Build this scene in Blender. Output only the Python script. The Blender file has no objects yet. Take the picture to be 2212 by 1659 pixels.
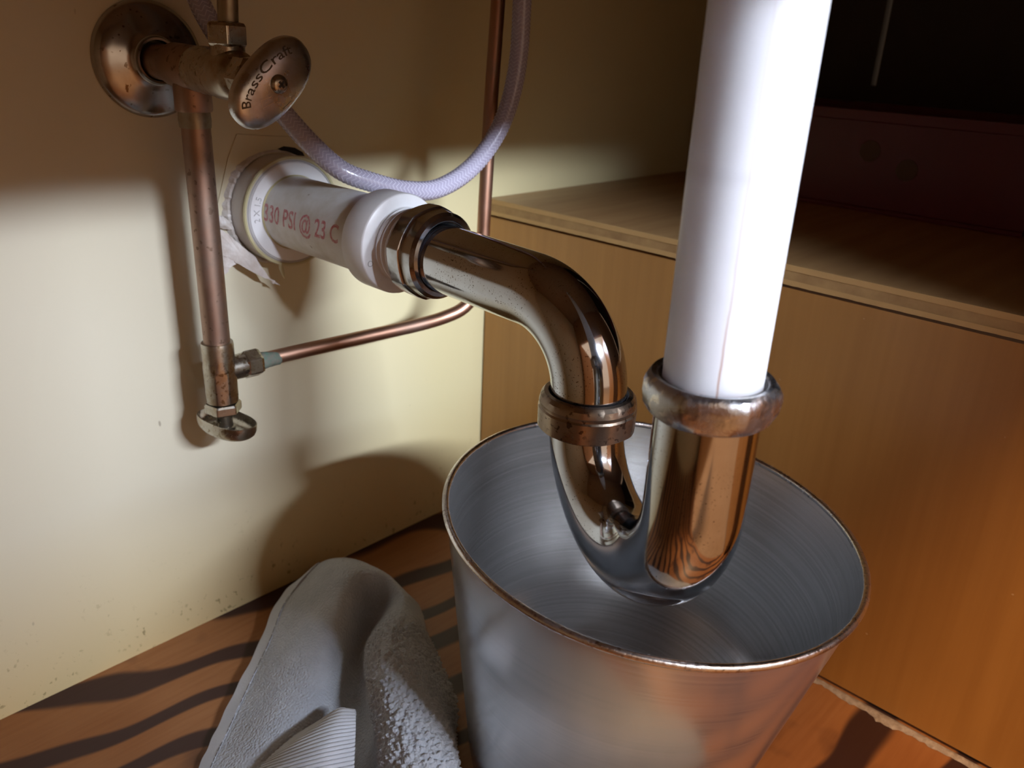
import bpy, bmesh, math, random
from mathutils import Vector, Matrix, noise
import numpy as np

random.seed(7)
rng = np.random.default_rng(7)
S = bpy.context.scene
COL = S.collection
PI = math.pi

# ------------------------------------------------------------------ camera
cam = bpy.data.cameras.new('camera')
camo = bpy.data.objects.new('camera', cam)
COL.objects.link(camo)
cam.sensor_fit = 'HORIZONTAL'
cam.sensor_width = 36.0
cam.lens = 36.0 * 1793.6 / 2212.0
cam.clip_start = 0.01
YAW, PITCH, ROLL = .8268, .3946, .0478
fw = Vector((math.sin(YAW) * math.cos(PITCH), math.cos(YAW) * math.cos(PITCH), -math.sin(PITCH)))
rt = Vector((math.cos(YAW), -math.sin(YAW), 0))
dn = fw.cross(rt)
c_, s_ = math.cos(ROLL), math.sin(ROLL)
rt, dn = rt * c_ - dn * s_, rt * s_ + dn * c_
m = Matrix.Identity(4)
for i in range(3):
    m[i][0], m[i][1], m[i][2] = rt[i], -dn[i], -fw[i]
m.translation = Vector((-.5155, -.5141, .4241))
camo.matrix_world = m
cam.dof.use_dof = True
cam.dof.focus_distance = .43
cam.dof.aperture_fstop = 11.0
S.camera = camo

# ------------------------------------------------------------------ view, world, flashlight
S.view_settings.view_transform = 'Standard'
S.view_settings.look = 'None'
S.view_settings.gamma = 1.0
S.view_settings.use_curve_mapping = False
S.view_settings.exposure = 0.0

W = bpy.data.worlds.new('world')
S.world = W
W.use_nodes = True
W.node_tree.nodes['Background'].inputs[0].default_value = (1.0, .68, .45, 1)
W.node_tree.nodes['Background'].inputs[1].default_value = .85

# a work light out in the room, shining in under the cabinet's front rail: a short LED bar and a spot at its left end
def aimed(name, data, loc, target):
    lo = bpy.data.objects.new(name, data)
    COL.objects.link(lo)
    lo.location = loc
    lo.rotation_euler = (Vector(target) - Vector(loc)).to_track_quat('-Z', 'Y').to_euler()
    return lo
ld = bpy.data.lights.new('work_light_bar', 'AREA')
ld.shape = 'RECTANGLE'
ld.size, ld.size_y = .28, .02
ld.energy = 1.32
ld.color = (.76, .84, 1.0)
ld.spread = math.radians(46)
aimed('work_light_bar', ld, (-.27, -1.04, .645), (-.16, -.10, .245))
ld = bpy.data.lights.new('work_light_spot', 'SPOT')
ld.energy = 3.3
ld.color = (.76, .84, 1.0)
ld.shadow_soft_size = .012
ld.spot_size = math.radians(42)
ld.spot_blend = .4
aimed('work_light_spot', ld, (-.39, -1.0, .645), (-.22, -.10, .23))

# the kitchen's warm ceiling lamp
ld = bpy.data.lights.new('kitchen_lamp', 'AREA')
ld.shape = 'DISK'
ld.size = .45
ld.energy = 48.0
ld.color = (1.0, .60, .30)
aimed('kitchen_lamp', ld, (-1.0, -1.20, 1.80), (-.1, -.5, .1))

# ------------------------------------------------------------------ material helpers
def new_mat(name):
    m = bpy.data.materials.new(name)
    m.use_nodes = True
    nt = m.node_tree
    b = nt.nodes['Principled BSDF']
    return m, nt, b

def N(nt, typ, **kw):
    n = nt.nodes.new(typ)
    for k, v in kw.items():
        if k.startswith('i_'):
            key = k[2:]
            key = int(key) if key.isdigit() else key.replace('_', ' ')
            n.inputs[key].default_value = v
        else:
            setattr(n, k, v)
    return n

def L(nt, a, b):
    nt.links.new(a, b)

def ramp(nt, fac, stops, interp='LINEAR'):
    r = nt.nodes.new('ShaderNodeValToRGB')
    r.color_ramp.interpolation = interp
    els = r.color_ramp.elements
    while len(els) < len(stops):
        els.new(.5)
    for e, (p, c) in zip(els, stops):
        e.position = p
        e.color = (c, c, c, 1) if isinstance(c, (int, float)) else (*c, 1)
    L(nt, fac, r.inputs[0])
    return r.outputs[0]

def mixc(nt, fac, a, b, mode='MIX'):
    n = nt.nodes.new('ShaderNodeMix')
    n.data_type = 'RGBA'
    n.blend_type = mode
    for idx, v in ((0, fac), (6, a), (7, b)):
        if isinstance(v, (int, float)):
            n.inputs[idx].default_value = v
        elif isinstance(v, tuple):
            n.inputs[idx].default_value = (*v, 1)
        else:
            L(nt, v, n.inputs[idx])
    return n.outputs[2]

def math_n(nt, op, a, b=None, c=None):
    n = nt.nodes.new('ShaderNodeMath')
    n.operation = op
    for i, v in enumerate((a, b, c)):
        if v is None:
            continue
        if isinstance(v, (int, float)):
            n.inputs[i].default_value = v
        else:
            L(nt, v, n.inputs[i])
    return n.outputs[0]

def objco(nt, scale=(1, 1, 1), rot=(0, 0, 0), loc=(0, 0, 0)):
    t = nt.nodes.new('ShaderNodeTexCoord')
    mp = nt.nodes.new('ShaderNodeMapping')
    mp.inputs['Scale'].default_value = scale
    mp.inputs['Rotation'].default_value = rot
    mp.inputs['Location'].default_value = loc
    L(nt, t.outputs['Object'], mp.inputs[0])
    return mp.outputs[0]

def noise_n(nt, vec, scale, detail=3, rough=.5, dist=0):
    n = N(nt, 'ShaderNodeTexNoise')
    n.inputs['Scale'].default_value = scale
    n.inputs['Detail'].default_value = detail
    n.inputs['Roughness'].default_value = rough
    n.inputs['Distortion'].default_value = dist
    L(nt, vec, n.inputs['Vector'])
    return n.outputs[0]

def bump(nt, bsdf, h, strength=.3, dist=.001):
    b = N(nt, 'ShaderNodeBump')
    b.inputs['Strength'].default_value = strength
    b.inputs['Distance'].default_value = dist
    L(nt, h, b.inputs['Height'])
    L(nt, b.outputs[0], bsdf.inputs['Normal'])

def metal(name, base, rough, spot=None, spot_scale=400, spot_cut=.62, patch=None, patch_scale=40, rvar=.12, bumpy=.0, tarn_cut=(.5, .72)):
    m, nt, b = new_mat(name)
    v = objco(nt)
    col = base
    b.inputs['Metallic'].default_value = 1
    n2 = noise_n(nt, v, patch_scale, 5, .6)
    if patch:
        col = mixc(nt, ramp(nt, n2, [(tarn_cut[0], 0.0), (tarn_cut[1], 1.0)]), col, patch)
    if spot:
        n1 = noise_n(nt, v, spot_scale, 2, .5)
        n3 = noise_n(nt, v, 55, 2, .5)
        f = math_n(nt, 'MULTIPLY', ramp(nt, n1, [(spot_cut, 0.0), (spot_cut + .04, 1.0)]), ramp(nt, n3, [(.42, 0.0), (.56, 1.0)]))
        col = mixc(nt, f, col, spot)
    if isinstance(col, tuple):
        b.inputs['Base Color'].default_value = (*col, 1)
    else:
        L(nt, col, b.inputs['Base Color'])
    rr = ramp(nt, n2, [(.3, max(rough - rvar * .4, .02)), (.75, rough + rvar)])
    L(nt, rr, b.inputs['Roughness'])
    if bumpy:
        bump(nt, b, noise_n(nt, v, 320, 4, .6), bumpy, .0006)
    return m

# ------------------------------------------------------------------ materials
def mat_wall():
    m, nt, b = new_mat('cream_paint')
    v = objco(nt)
    sep = N(nt, 'ShaderNodeSeparateXYZ'); L(nt, v, sep.inputs[0])
    big = noise_n(nt, v, 3.2, 3, .5)
    col = mixc(nt, ramp(nt, big, [(.3, 0.0), (.7, 1.0)]), (.66, .615, .475), (.62, .565, .41))
    # yellower towards the floor and the corner
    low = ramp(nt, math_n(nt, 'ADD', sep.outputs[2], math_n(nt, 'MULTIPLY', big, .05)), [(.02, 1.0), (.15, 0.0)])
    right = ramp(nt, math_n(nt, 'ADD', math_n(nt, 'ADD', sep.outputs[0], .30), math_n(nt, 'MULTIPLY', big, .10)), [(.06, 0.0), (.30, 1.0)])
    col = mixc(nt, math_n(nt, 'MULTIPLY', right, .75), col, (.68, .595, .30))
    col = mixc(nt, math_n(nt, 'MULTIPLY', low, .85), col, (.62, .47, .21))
    # mould specks along the foot of the wall
    n1 = noise_n(nt, objco(nt, (1, 1, .75)), 210, 3, .6)
    n2 = noise_n(nt, v, 34, 3, .6)
    spots = math_n(nt, 'MULTIPLY', ramp(nt, n1, [(.60, 0.0), (.66, 1.0)]), ramp(nt, n2, [(.47, 0.0), (.60, 1.0)]))
    near = ramp(nt, sep.outputs[2], [(.006, 1.0), (.055, .25), (.10, 0.0)])
    col = mixc(nt, math_n(nt, 'MULTIPLY', math_n(nt, 'MULTIPLY', spots, near), .8), col, (.20, .15, .06))
    # a few stray flecks
    n4 = noise_n(nt, objco(nt, (1, 1, .5)), 120, 1, .4)
    col = mixc(nt, math_n(nt, 'MULTIPLY', ramp(nt, n4, [(.79, 0.0), (.81, 1.0)]), .6), col, (.22, .17, .12))
    L(nt, col, b.inputs['Base Color'])
    b.inputs['Roughness'].default_value = .55
    b.inputs['Specular IOR Level'].default_value = .3
    bump(nt, b, noise_n(nt, v, 60, 4, .6), .08, .001)
    return m

def mat_floor():
    m, nt, b = new_mat('stained_floor_plywood')
    v = objco(nt, rot=(0, 0, math.radians(18)))
    warp = noise_n(nt, v, 7, 2, .5)
    wv = N(nt, 'ShaderNodeTexWave', wave_type='BANDS', bands_direction='Y', wave_profile='SIN')
    wv.inputs['Scale'].default_value = 7.2
    wv.inputs['Distortion'].default_value = 10.0
    wv.inputs['Detail'].default_value = 2.2
    wv.inputs['Detail Scale'].default_value = .9
    wv.inputs['Detail Roughness'].default_value = .45
    vv = objco(nt, scale=(.55, 1, 1), rot=(0, 0, math.radians(18)), loc=(.13, .031, 0))
    L(nt, vv, wv.inputs['Vector'])
    line = ramp(nt, wv.outputs[1], [(.16, 1.0), (.40, 0.0)], 'EASE')
    fine = noise_n(nt, objco(nt, scale=(6, 90, 1), rot=(0, 0, math.radians(18))), 3.0, 3, .6)
    base = mixc(nt, ramp(nt, warp, [(.35, 0.0), (.65, 1.0)]), (.27, .105, .035), (.35, .160, .065))
    base = mixc(nt, math_n(nt, 'MULTIPLY', ramp(nt, fine, [(.4, 0.0), (.7, 1.0)]), .35), base, (.20, .07, .02))
    blot = ramp(nt, noise_n(nt, v, 11, 3, .55), [(.58, 0.0), (.68, 1.0)])
    dark = math_n(nt, 'MAXIMUM', line, math_n(nt, 'MULTIPLY', blot, .75))
    col = mixc(nt, math_n(nt, 'MULTIPLY', dark, .93), base, (.026, .012, .014))
    L(nt, col, b.inputs['Base Color'])
    b.inputs['Roughness'].default_value = .42
    b.inputs['Specular IOR Level'].default_value = .25
    b.inputs['Coat Weight'].default_value = .06
    b.inputs['Coat Roughness'].default_value = .22
    bump(nt, b, fine, .12, .0008)
    return m

def mat_panel(name, c1, c2, rough=.38, grain=(60, 60, 2.2)):
    m, nt, b = new_mat(name)
    v = objco(nt, scale=grain)
    n = noise_n(nt, v, 1.6, 4, .6)
    n2 = noise_n(nt, objco(nt), 6, 3, .5)
    col = mixc(nt, ramp(nt, n, [(.3, 0.0), (.7, 1.0)]), c1, c2)
    col = mixc(nt, math_n(nt, 'MULTIPLY', ramp(nt, n2, [(.35, 0.0), (.7, 1.0)]), .35), col, tuple(x * .7 for x in c2))
    sp = ramp(nt, noise_n(nt, objco(nt), 150, 1, .4), [(.80, 0.0), (.82, 1.0)])
    col = mixc(nt, math_n(nt, 'MULTIPLY', sp, .35), col, (.75, .62, .45))
    L(nt, col, b.inputs['Base Color'])
    b.inputs['Roughness'].default_value = rough
    bump(nt, b, n, .06, .0006)
    return m

def mat_plain(name, col, rough=.5, metallic=0, bump_s=None, bstr=.2, spec=None, coat=0, var=None, vscale=20):
    m, nt, b = new_mat(name)
    v = objco(nt)
    n = noise_n(nt, v, vscale, 4, .6)
    L(nt, mixc(nt, ramp(nt, n, [(.3, 0.0), (.7, 1.0)]), col, var or tuple(x * .85 for x in col)), b.inputs['Base Color'])
    b.inputs['Roughness'].default_value = rough
    b.inputs['Metallic'].default_value = metallic
    b.inputs['Coat Weight'].default_value = coat
    if spec is not None:
        b.inputs['Specular IOR Level'].default_value = spec
    if bump_s:
        bump(nt, b, noise_n(nt, v, bump_s, 4, .6), bstr, .001)
    return m

def mat_tailpiece():
    m, nt, b = new_mat('white_pvc_tailpiece')
    v = objco(nt)
    sep = N(nt, 'ShaderNodeSeparateXYZ'); L(nt, v, sep.inputs[0])
    ang = math_n(nt, 'ARCTAN2', sep.outputs[1], sep.outputs[0])
    wob = noise_n(nt, objco(nt, (1, 1, 30)), 1.0, 3, .6)
    a2 = math_n(nt, 'ABSOLUTE', math_n(nt, 'SUBTRACT', math_n(nt, 'ADD', ang, math_n(nt, 'MULTIPLY', wob, .12)), -2.47))
    seam = ramp(nt, a2, [(.012, 1.0), (.030, 0.0)])
    lowz = ramp(nt, sep.outputs[2], [(.015, .9), (.05, .35), (.13, .12)])
    col = mixc(nt, math_n(nt, 'MULTIPLY', math_n(nt, 'MULTIPLY', seam, lowz), .9), (.60, .61, .625), (.34, .20, .14))
    ring = ramp(nt, math_n(nt, 'ABSOLUTE', math_n(nt, 'SUBTRACT', sep.outputs[2], .087)), [(.0003, .16), (.0008, 0.0)])
    col = mixc(nt, ring, col, (.35, .34, .36))
    stain = math_n(nt, 'MULTIPLY', ramp(nt, sep.outputs[2], [(.009, .35), (.0125, 0.0)]), ramp(nt, noise_n(nt, v, 90, 2), [(.4, 0.0), (.6, 1.0)]))
    col = mixc(nt, stain, col, (.62, .35, .33))
    L(nt, col, b.inputs['Base Color'])
    b.inputs['Roughness'].default_value = .38
    b.inputs['Subsurface Weight'].default_value = 1.0
    b.inputs['Subsurface Radius'].default_value = (1, 1, 1)
    b.inputs['Subsurface Scale'].default_value = .035
    return m

def mat_pvc_old():
    m, nt, b = new_mat('aged_white_pvc')
    v = objco(nt)
    n = noise_n(nt, v, 45, 4, .6)
    col = mixc(nt, ramp(nt, n, [(.45, 0.0), (.72, 1.0)]), (.74, .735, .70), (.58, .54, .45))
    sp = ramp(nt, noise_n(nt, v, 230, 1, .4), [(.78, 0.0), (.80, 1.0)])
    col = mixc(nt, math_n(nt, 'MULTIPLY', sp, .7), col, (.2, .15, .1))
    L(nt, col, b.inputs['Base Color'])
    b.inputs['Roughness'].default_value = .36
    return m

def mat_brushed():
    m, nt, b = new_mat('brushed_stainless_steel')
    v = objco(nt, scale=(1, 1, 260))
    n = noise_n(nt, v, 2.2, 4, .65)
    L(nt, ramp(nt, n, [(.3, (.575, .575, .57)), (.7, (.645, .645, .64))]), b.inputs['Base Color'])
    b.inputs['Metallic'].default_value = .93
    L(nt, ramp(nt, n, [(.3, .17), (.7, .25)]), b.inputs['Roughness'])
    b.inputs['Anisotropic'].default_value = .5
    tg = N(nt, 'ShaderNodeTangent', direction_type='RADIAL', axis='Z')
    L(nt, tg.outputs[0], b.inputs['Tangent'])
    bump(nt, b, n, .008, .0004)
    return m

def mat_towel():
    m, nt, b = new_mat('grey_terry_towel')
    v = objco(nt)
    vo = N(nt, 'ShaderNodeTexVoronoi', feature='F1')
    vo.inputs['Scale'].default_value = 620
    L(nt, v, vo.inputs['Vector'])
    n = noise_n(nt, v, 900, 3, .6)
    big = noise_n(nt, v, 30, 3, .6)
    col = mixc(nt, ramp(nt, big, [(.35, 0.0), (.65, 1.0)]), (.36, .385, .42), (.45, .475, .51))
    L(nt, col, b.inputs['Base Color'])
    b.inputs['Roughness'].default_value = .95
    b.inputs['Specular IOR Level'].default_value = .15
    b.inputs['Sheen Weight'].default_value = .35
    b.inputs['Sheen Roughness'].default_value = .5
    h = math_n(nt, 'ADD', math_n(nt, 'MULTIPLY', vo.outputs[0], -1.0), math_n(nt, 'MULTIPLY', n, .5))
    bump(nt, b, h, .8, .0012)
    return m

M = {}
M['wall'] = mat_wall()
M['floor'] = mat_floor()
M['panel'] = mat_panel('varnished_plywood_face', (.41, .205, .056), (.345, .165, .043))
M['shelf'] = mat_panel('worn_plywood_top', (.34, .19, .075), (.46, .28, .12), .42, (3, 40, 40))
M['ply_light'] = mat_plain('pale_ply_layer', (.50, .31, .12), .6, bump_s=200)
M['ply_dark'] = mat_plain('dark_ply_layer', (.27, .155, .06), .65, bump_s=260, var=(.40, .25, .10), vscale=60)
M['cab'] = mat_panel('cabinet_wood', (.34, .17, .06), (.42, .22, .08))
M['under'] = mat_plain('counter_underside', (.34, .24, .15), .7)
M['room_floor'] = mat_plain('kitchen_floor', (.34, .22, .13), .5)
M['dark'] = mat_plain('shade_dark_board', (.035, .026, .022), .7)  # right side of the cabinet: its deep shade is put into the colour
M['chrome'] = metal('tarnished_chrome', (.53, .555, .60), .07, spot=(.10, .07, .05), spot_scale=1100, spot_cut=.635, patch=(.45, .445, .45), patch_scale=24, rvar=.05, tarn_cut=(.5, .8))
M['chrome_j'] = metal('worn_chrome', (.52, .55, .60), .065, spot=(.12, .11, .10), spot_scale=1200, spot_cut=.66, patch=(.43, .43, .44), patch_scale=30, rvar=.06, tarn_cut=(.52, .8))
M['nut_old'] = metal('dull_bronze_slip_nut', (.36, .29, .22), .28, spot=(.12, .09, .07), spot_scale=300, spot_cut=.6, patch=(.25, .19, .14), patch_scale=60, rvar=.15, bumpy=.25)
M['nut_front'] = metal('corroded_chrome_nut', (.50, .52, .55), .2, spot=(.74, .72, .66), spot_scale=260, spot_cut=.55, patch=(.36, .35, .34), patch_scale=70, rvar=.25, bumpy=.4)
M['nut_wall'] = metal('chrome_slip_nut', (.46, .48, .515), .12, patch=(.32, .31, .30), patch_scale=70, rvar=.12, bumpy=.1)
M['nickel'] = metal('worn_nickel_valve', (.44, .41, .35), .26, spot=(.20, .15, .09), spot_scale=300, spot_cut=.6, patch=(.30, .22, .13), patch_scale=70, rvar=.15, bumpy=.12)
M['handle'] = metal('stamped_metal_handle', (.58, .60, .63), .27, patch=(.44, .41, .37), patch_scale=80, rvar=.12, bumpy=.1)
M['engrave'] = mat_plain('dark_engraving', (.10, .08, .06), .5, .6)
M['mark'] = mat_plain('bright_scratch', (.75, .70, .64), .3, .8)
M['esc'] = metal('chrome_escutcheon', (.40, .39, .38), .20, patch=(.30, .24, .18), patch_scale=40, rvar=.12, spot=(.14, .09, .05), spot_scale=220, spot_cut=.66)
M['copper'] = metal('aged_copper', (.36, .245, .185), .46, spot=(.20, .13, .09), spot_scale=200, spot_cut=.6, patch=(.29, .22, .17), patch_scale=50, rvar=.15)
M['copper_red'] = metal('bright_copper', (.44, .25, .17), .42, patch=(.36, .25, .19), patch_scale=35, rvar=.12)
M['verdigris'] = mat_plain('verdigris', (.07, .15, .11), .8, bump_s=400, var=(.17, .15, .12), vscale=260)
M['solder'] = metal('grey_solder', (.36, .32, .24), .45, patch=(.26, .2, .13), patch_scale=120, rvar=.2)
M['pvc'] = mat_pvc_old()
M['pvc_white'] = mat_plain('white_pvc_fitting', (.78, .78, .785), .32, var=(.72, .71, .70), vscale=60)
M['pvc_hub'] = mat_plain('grey_white_pvc_hub', (.66, .635, .61), .4, var=(.58, .54, .49), vscale=30)
M['glue'] = mat_plain('yellowed_pvc_cement', (.52, .47, .27), .3)
M['red_ink'] = mat_plain('red_print', (.50, .09, .11), .6, var=(.66, .44, .42), vscale=420)
M['emboss'] = mat_plain('embossed_grey', (.50, .49, .48), .5)
M['plaster'] = mat_plain('torn_plaster', (.72, .69, .66), .9, bump_s=420, bstr=.8, var=(.50, .44, .38), vscale=180)
M['paper'] = mat_plain('torn_drywall_paper', (.70, .66, .62), .9, bump_s=300, bstr=.6, var=(.56, .48, .42), vscale=120)
M['soot'] = mat_plain('black_smudge', (.012, .011, .012), .8)
M['tail'] = mat_tailpiece()
M['steel'] = mat_brushed()
M['rim'] = metal('worn_steel_rim', (.70, .69, .68), .2, spot=(.36, .33, .30), spot_scale=520, spot_cut=.60, patch=(.45, .41, .38), patch_scale=90, rvar=.15, bumpy=.5)
M['towel'] = mat_towel()
M['towel_hem'] = mat_plain('grey_towel_hem', (.50, .52, .56), .9, bump_s=700, bstr=.4)
M['towel_rib'] = mat_plain('ribbed_towel_border', (.54, .56, .60), .9, bump_s=900, bstr=.4)
M['stitch'] = mat_plain('dark_stitching', (.13, .125, .13), .9)
M['rubber'] = mat_plain('dark_washer', (.03, .028, .027), .6)
M['dust'] = mat_plain('grey_dust_crumbs', (.40, .35, .32), .95, bump_s=300, bstr=1, var=(.24, .19, .16), vscale=260)
M['red_plastic'] = mat_plain('dark_red_plastic', (.11, .006, .012), .35)
M['tan'] = mat_plain('tan_glow_spot', (.09, .04, .02), .6)  # tone of the reflections painted on the caddy

def mat_hose():
    m, nt, b = new_mat('clear_lavender_vinyl')
    b.inputs['Base Color'].default_value = (.37, .345, .43, 1)
    b.inputs['Roughness'].default_value = .22
    b.inputs['Coat Weight'].default_value = .5
    b.inputs['Coat Roughness'].default_value = .1
    v = objco(nt)
    bump(nt, b, noise_n(nt, v, 500, 2), .05, .0005)
    return m
M['hose'] = mat_hose()
M['braid'] = mat_plain('pale_braid_thread', (.56, .54, .62), .35, var=(.46, .43, .52), vscale=400)

# ------------------------------------------------------------------ mesh helpers
def link(o, parent=None):
    COL.objects.link(o)
    if parent is not None:
        o.parent = parent
        o.matrix_parent_inverse = parent.matrix_world.inverted()
    return o

def smooth(me, on=True, angle=None):
    me.polygons.foreach_set('use_smooth', [on] * len(me.polygons))
    if on and angle is not None:
        me.set_sharp_from_angle(angle=math.radians(angle))

def mesh_obj(name, verts, faces, mat, parent=None, sm=True, angle=40):
    me = bpy.data.meshes.new(name)
    me.from_pydata([tuple(map(float, v)) for v in verts], [], faces)
    me.update()
    bm = bmesh.new(); bm.from_mesh(me)
    bmesh.ops.remove_doubles(bm, verts=bm.verts, dist=1e-7)
    bmesh.ops.recalc_face_normals(bm, faces=bm.faces)
    bm.to_mesh(me); bm.free()
    smooth(me, sm, angle)
    me.materials.append(mat)
    o = bpy.data.objects.new(name, me)
    return link(o, parent)

def thing(name, loc, label, cat, group=None):
    o = bpy.data.objects.new(name, None)
    o.empty_display_size = .02
    o.location = loc
    COL.objects.link(o)
    o['label'] = label
    o['category'] = cat
    if group:
        o['group'] = group
    o.matrix_world = Matrix.Translation(loc)
    return o

def frame_of(axis):
    a = Vector(axis).normalized()
    u = a.cross(Vector((0, 0, 1)))
    if u.length < 1e-4:
        u = Vector((1, 0, 0))
    u.normalize()
    w = a.cross(u)
    return a, u, w

def lathe(name, profile, origin, axis, mat, parent=None, n=64, rfun=None, caps=True, angle=35, sq=(1, 1), rot=0):
    """profile: list of (t along axis, radius)"""
    a, u, w = frame_of(axis)
    o = Vector(origin)
    V, F = [], []
    for t, r in profile:
        for k in range(n):
            th = 2 * PI * k / n + rot
            rr = r * (rfun(th, t, r) if rfun else 1)
            V.append(o + a * t + u * (rr * math.cos(th) * sq[0]) + w * (rr * math.sin(th) * sq[1]))
    P = len(profile)
    for i in range(P - 1):
        for k in range(n):
            k2 = (k + 1) % n
            F.append((i * n + k, i * n + k2, (i + 1) * n + k2, (i + 1) * n + k))
    if caps:
        F.append(tuple(range(n - 1, -1, -1)))
        F.append(tuple((P - 1) * n + k for k in range(n)))
    return mesh_obj(name, V, F, mat, parent, True, angle)

def catmull(pts, per=12):
    P = [Vector(p) for p in pts]
    P = [P[0] * 2 - P[1]] + P + [P[-1] * 2 - P[-2]]
    out = []
    for i in range(1, len(P) - 2):
        p0, p1, p2, p3 = P[i - 1:i + 3]
        for k in range(per):
            t = k / per
            out.append(.5 * ((2 * p1) + (p2 - p0) * t + (2 * p0 - 5 * p1 + 4 * p2 - p3) * t * t + (3 * p1 - p0 - 3 * p2 + p3) * t ** 3))
    out.append(P[-2])
    return out

def resample(path, step):
    P = [Vector(p) for p in path]
    d = [0]
    for a, b in zip(P, P[1:]):
        d.append(d[-1] + (b - a).length)
    n = max(2, int(round(d[-1] / step)) + 1)
    out, j = [], 0
    for k in range(n):
        s = d[-1] * k / (n - 1)
        while j < len(d) - 2 and d[j + 1] < s:
            j += 1
        t = (s - d[j]) / max(d[j + 1] - d[j], 1e-9)
        out.append(P[j].lerp(P[j + 1], t))
    return out

def frames(path):
    T = []
    for i in range(len(path)):
        a = path[max(i - 1, 0)]
        b = path[min(i + 1, len(path) - 1)]
        T.append((b - a).normalized())
    u = T[0].cross(Vector((0, 0, 1)))
    if u.length < .05:
        u = T[0].cross(Vector((1, 0, 0)))
    u.normalize()
    out = []
    for i, t in enumerate(T):
        u = (u - t * u.dot(t)).normalized()
        out.append((t, u, t.cross(u)))
    return out

def tube(name, path, r, mat, parent=None, n=40, caps=True, rmod=None, angle=50):
    path = [Vector(p) for p in path]
    fr = frames(path)
    V, F = [], []
    for i, (p, (t, u, w)) in enumerate(zip(path, fr)):
        rr = r(i / (len(path) - 1)) if callable(r) else r
        for k in range(n):
            th = 2 * PI * k / n
            q = rr * (rmod(i / (len(path) - 1), th) if rmod else 1)
            V.append(p + u * (q * math.cos(th)) + w * (q * math.sin(th)))
    for i in range(len(path) - 1):
        for k in range(n):
            k2 = (k + 1) % n
            F.append((i * n + k, i * n + k2, (i + 1) * n + k2, (i + 1) * n + k))
    if caps:
        F.append(tuple(range(n - 1, -1, -1)))
        F.append(tuple((len(path) - 1) * n + k for k in range(n)))
    return mesh_obj(name, V, F, mat, parent, True, angle)

def fillet(pts, radii, seg=14):
    P = [Vector(p) for p in pts]
    out = [P[0]]
    for i in range(1, len(P) - 1):
        a = (P[i - 1] - P[i]).normalized()
        b = (P[i + 1] - P[i]).normalized()
        ang = a.angle(b)
        r = radii[i - 1]
        d = r / math.tan(ang / 2)
        c = P[i] + (a + b).normalized() * (r / math.sin(ang / 2))
        s, e = P[i] + a * d - c, P[i] + b * d - c
        tot = s.angle(e)
        ax = s.cross(e).normalized()
        for k in range(seg + 1):
            out.append(c + Matrix.Rotation(tot * k / seg, 3, ax) @ s)
    out.append(P[-1])
    return out

def box(name, lo, hi, mat, parent=None, bev=.0):
    bm = bmesh.new()
    bmesh.ops.create_cube(bm, size=1)
    for v in bm.verts:
        for i in range(3):
            v.co[i] = lo[i] + (v.co[i] + .5) * (hi[i] - lo[i])
    if bev:
        bmesh.ops.bevel(bm, geom=bm.edges[:], offset=bev, segments=2, affect='EDGES', profile=.6)
    me = bpy.data.meshes.new(name)
    bm.to_mesh(me); bm.free()
    me.materials.append(mat)
    o = bpy.data.objects.new(name, me)
    return link(o, parent)

def text_mesh(body, size, depth, res=3, bold=0.0):
    cu = bpy.data.curves.new('lettering', 'FONT')
    cu.body = body
    cu.size = size
    cu.extrude = depth
    cu.offset = bold
    cu.resolution_u = res
    o = bpy.data.objects.new('lettering', cu)
    COL.objects.link(o)
    dg = bpy.context.evaluated_depsgraph_get()
    me = bpy.data.meshes.new_from_object(o.evaluated_get(dg))
    bm = bmesh.new(); bm.from_mesh(me)
    bmesh.ops.triangulate(bm, faces=bm.faces[:])
    for _ in range(3):      # short edges, so that the letters bend with the surface they sit on
        long_e = [e for e in bm.edges if e.calc_length() > size * .16]
        if not long_e:
            break
        bmesh.ops.subdivide_edges(bm, edges=long_e, cuts=1)
        bmesh.ops.triangulate(bm, faces=bm.faces[:])
    bm.verts.ensure_lookup_table(); bm.verts.index_update()
    V = [v.co.copy() for v in bm.verts]
    F = [tuple(v.index for v in f.verts) for f in bm.faces]
    bm.free()
    bpy.data.objects.remove(o); bpy.data.curves.remove(cu); bpy.data.meshes.remove(me)
    return V, F

def structure(o):
    o['kind'] = 'structure'
    return o

def hexfun(n, sharp=1.0, phase=0):
    def f(th, t, r):
        a = ((th + phase) % (2 * PI / n)) - PI / n
        return 1 + sharp * (math.cos(PI / n) / math.cos(a) - 1)
    return f

# ------------------------------------------------------------------ the cabinet (setting)
HP = .2815           # underside of the plywood shelf
TS = .0135           # shelf thickness
ZS = HP + TS
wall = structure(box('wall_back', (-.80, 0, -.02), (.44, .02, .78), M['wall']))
structure(box('floor', (-.80, -.60, -.02), (.44, .0, 0), M['floor']))
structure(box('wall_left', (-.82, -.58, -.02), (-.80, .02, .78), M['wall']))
structure(box('ceiling', (-.80, -.58, .76), (.44, .0, .78), M['under']))
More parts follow.
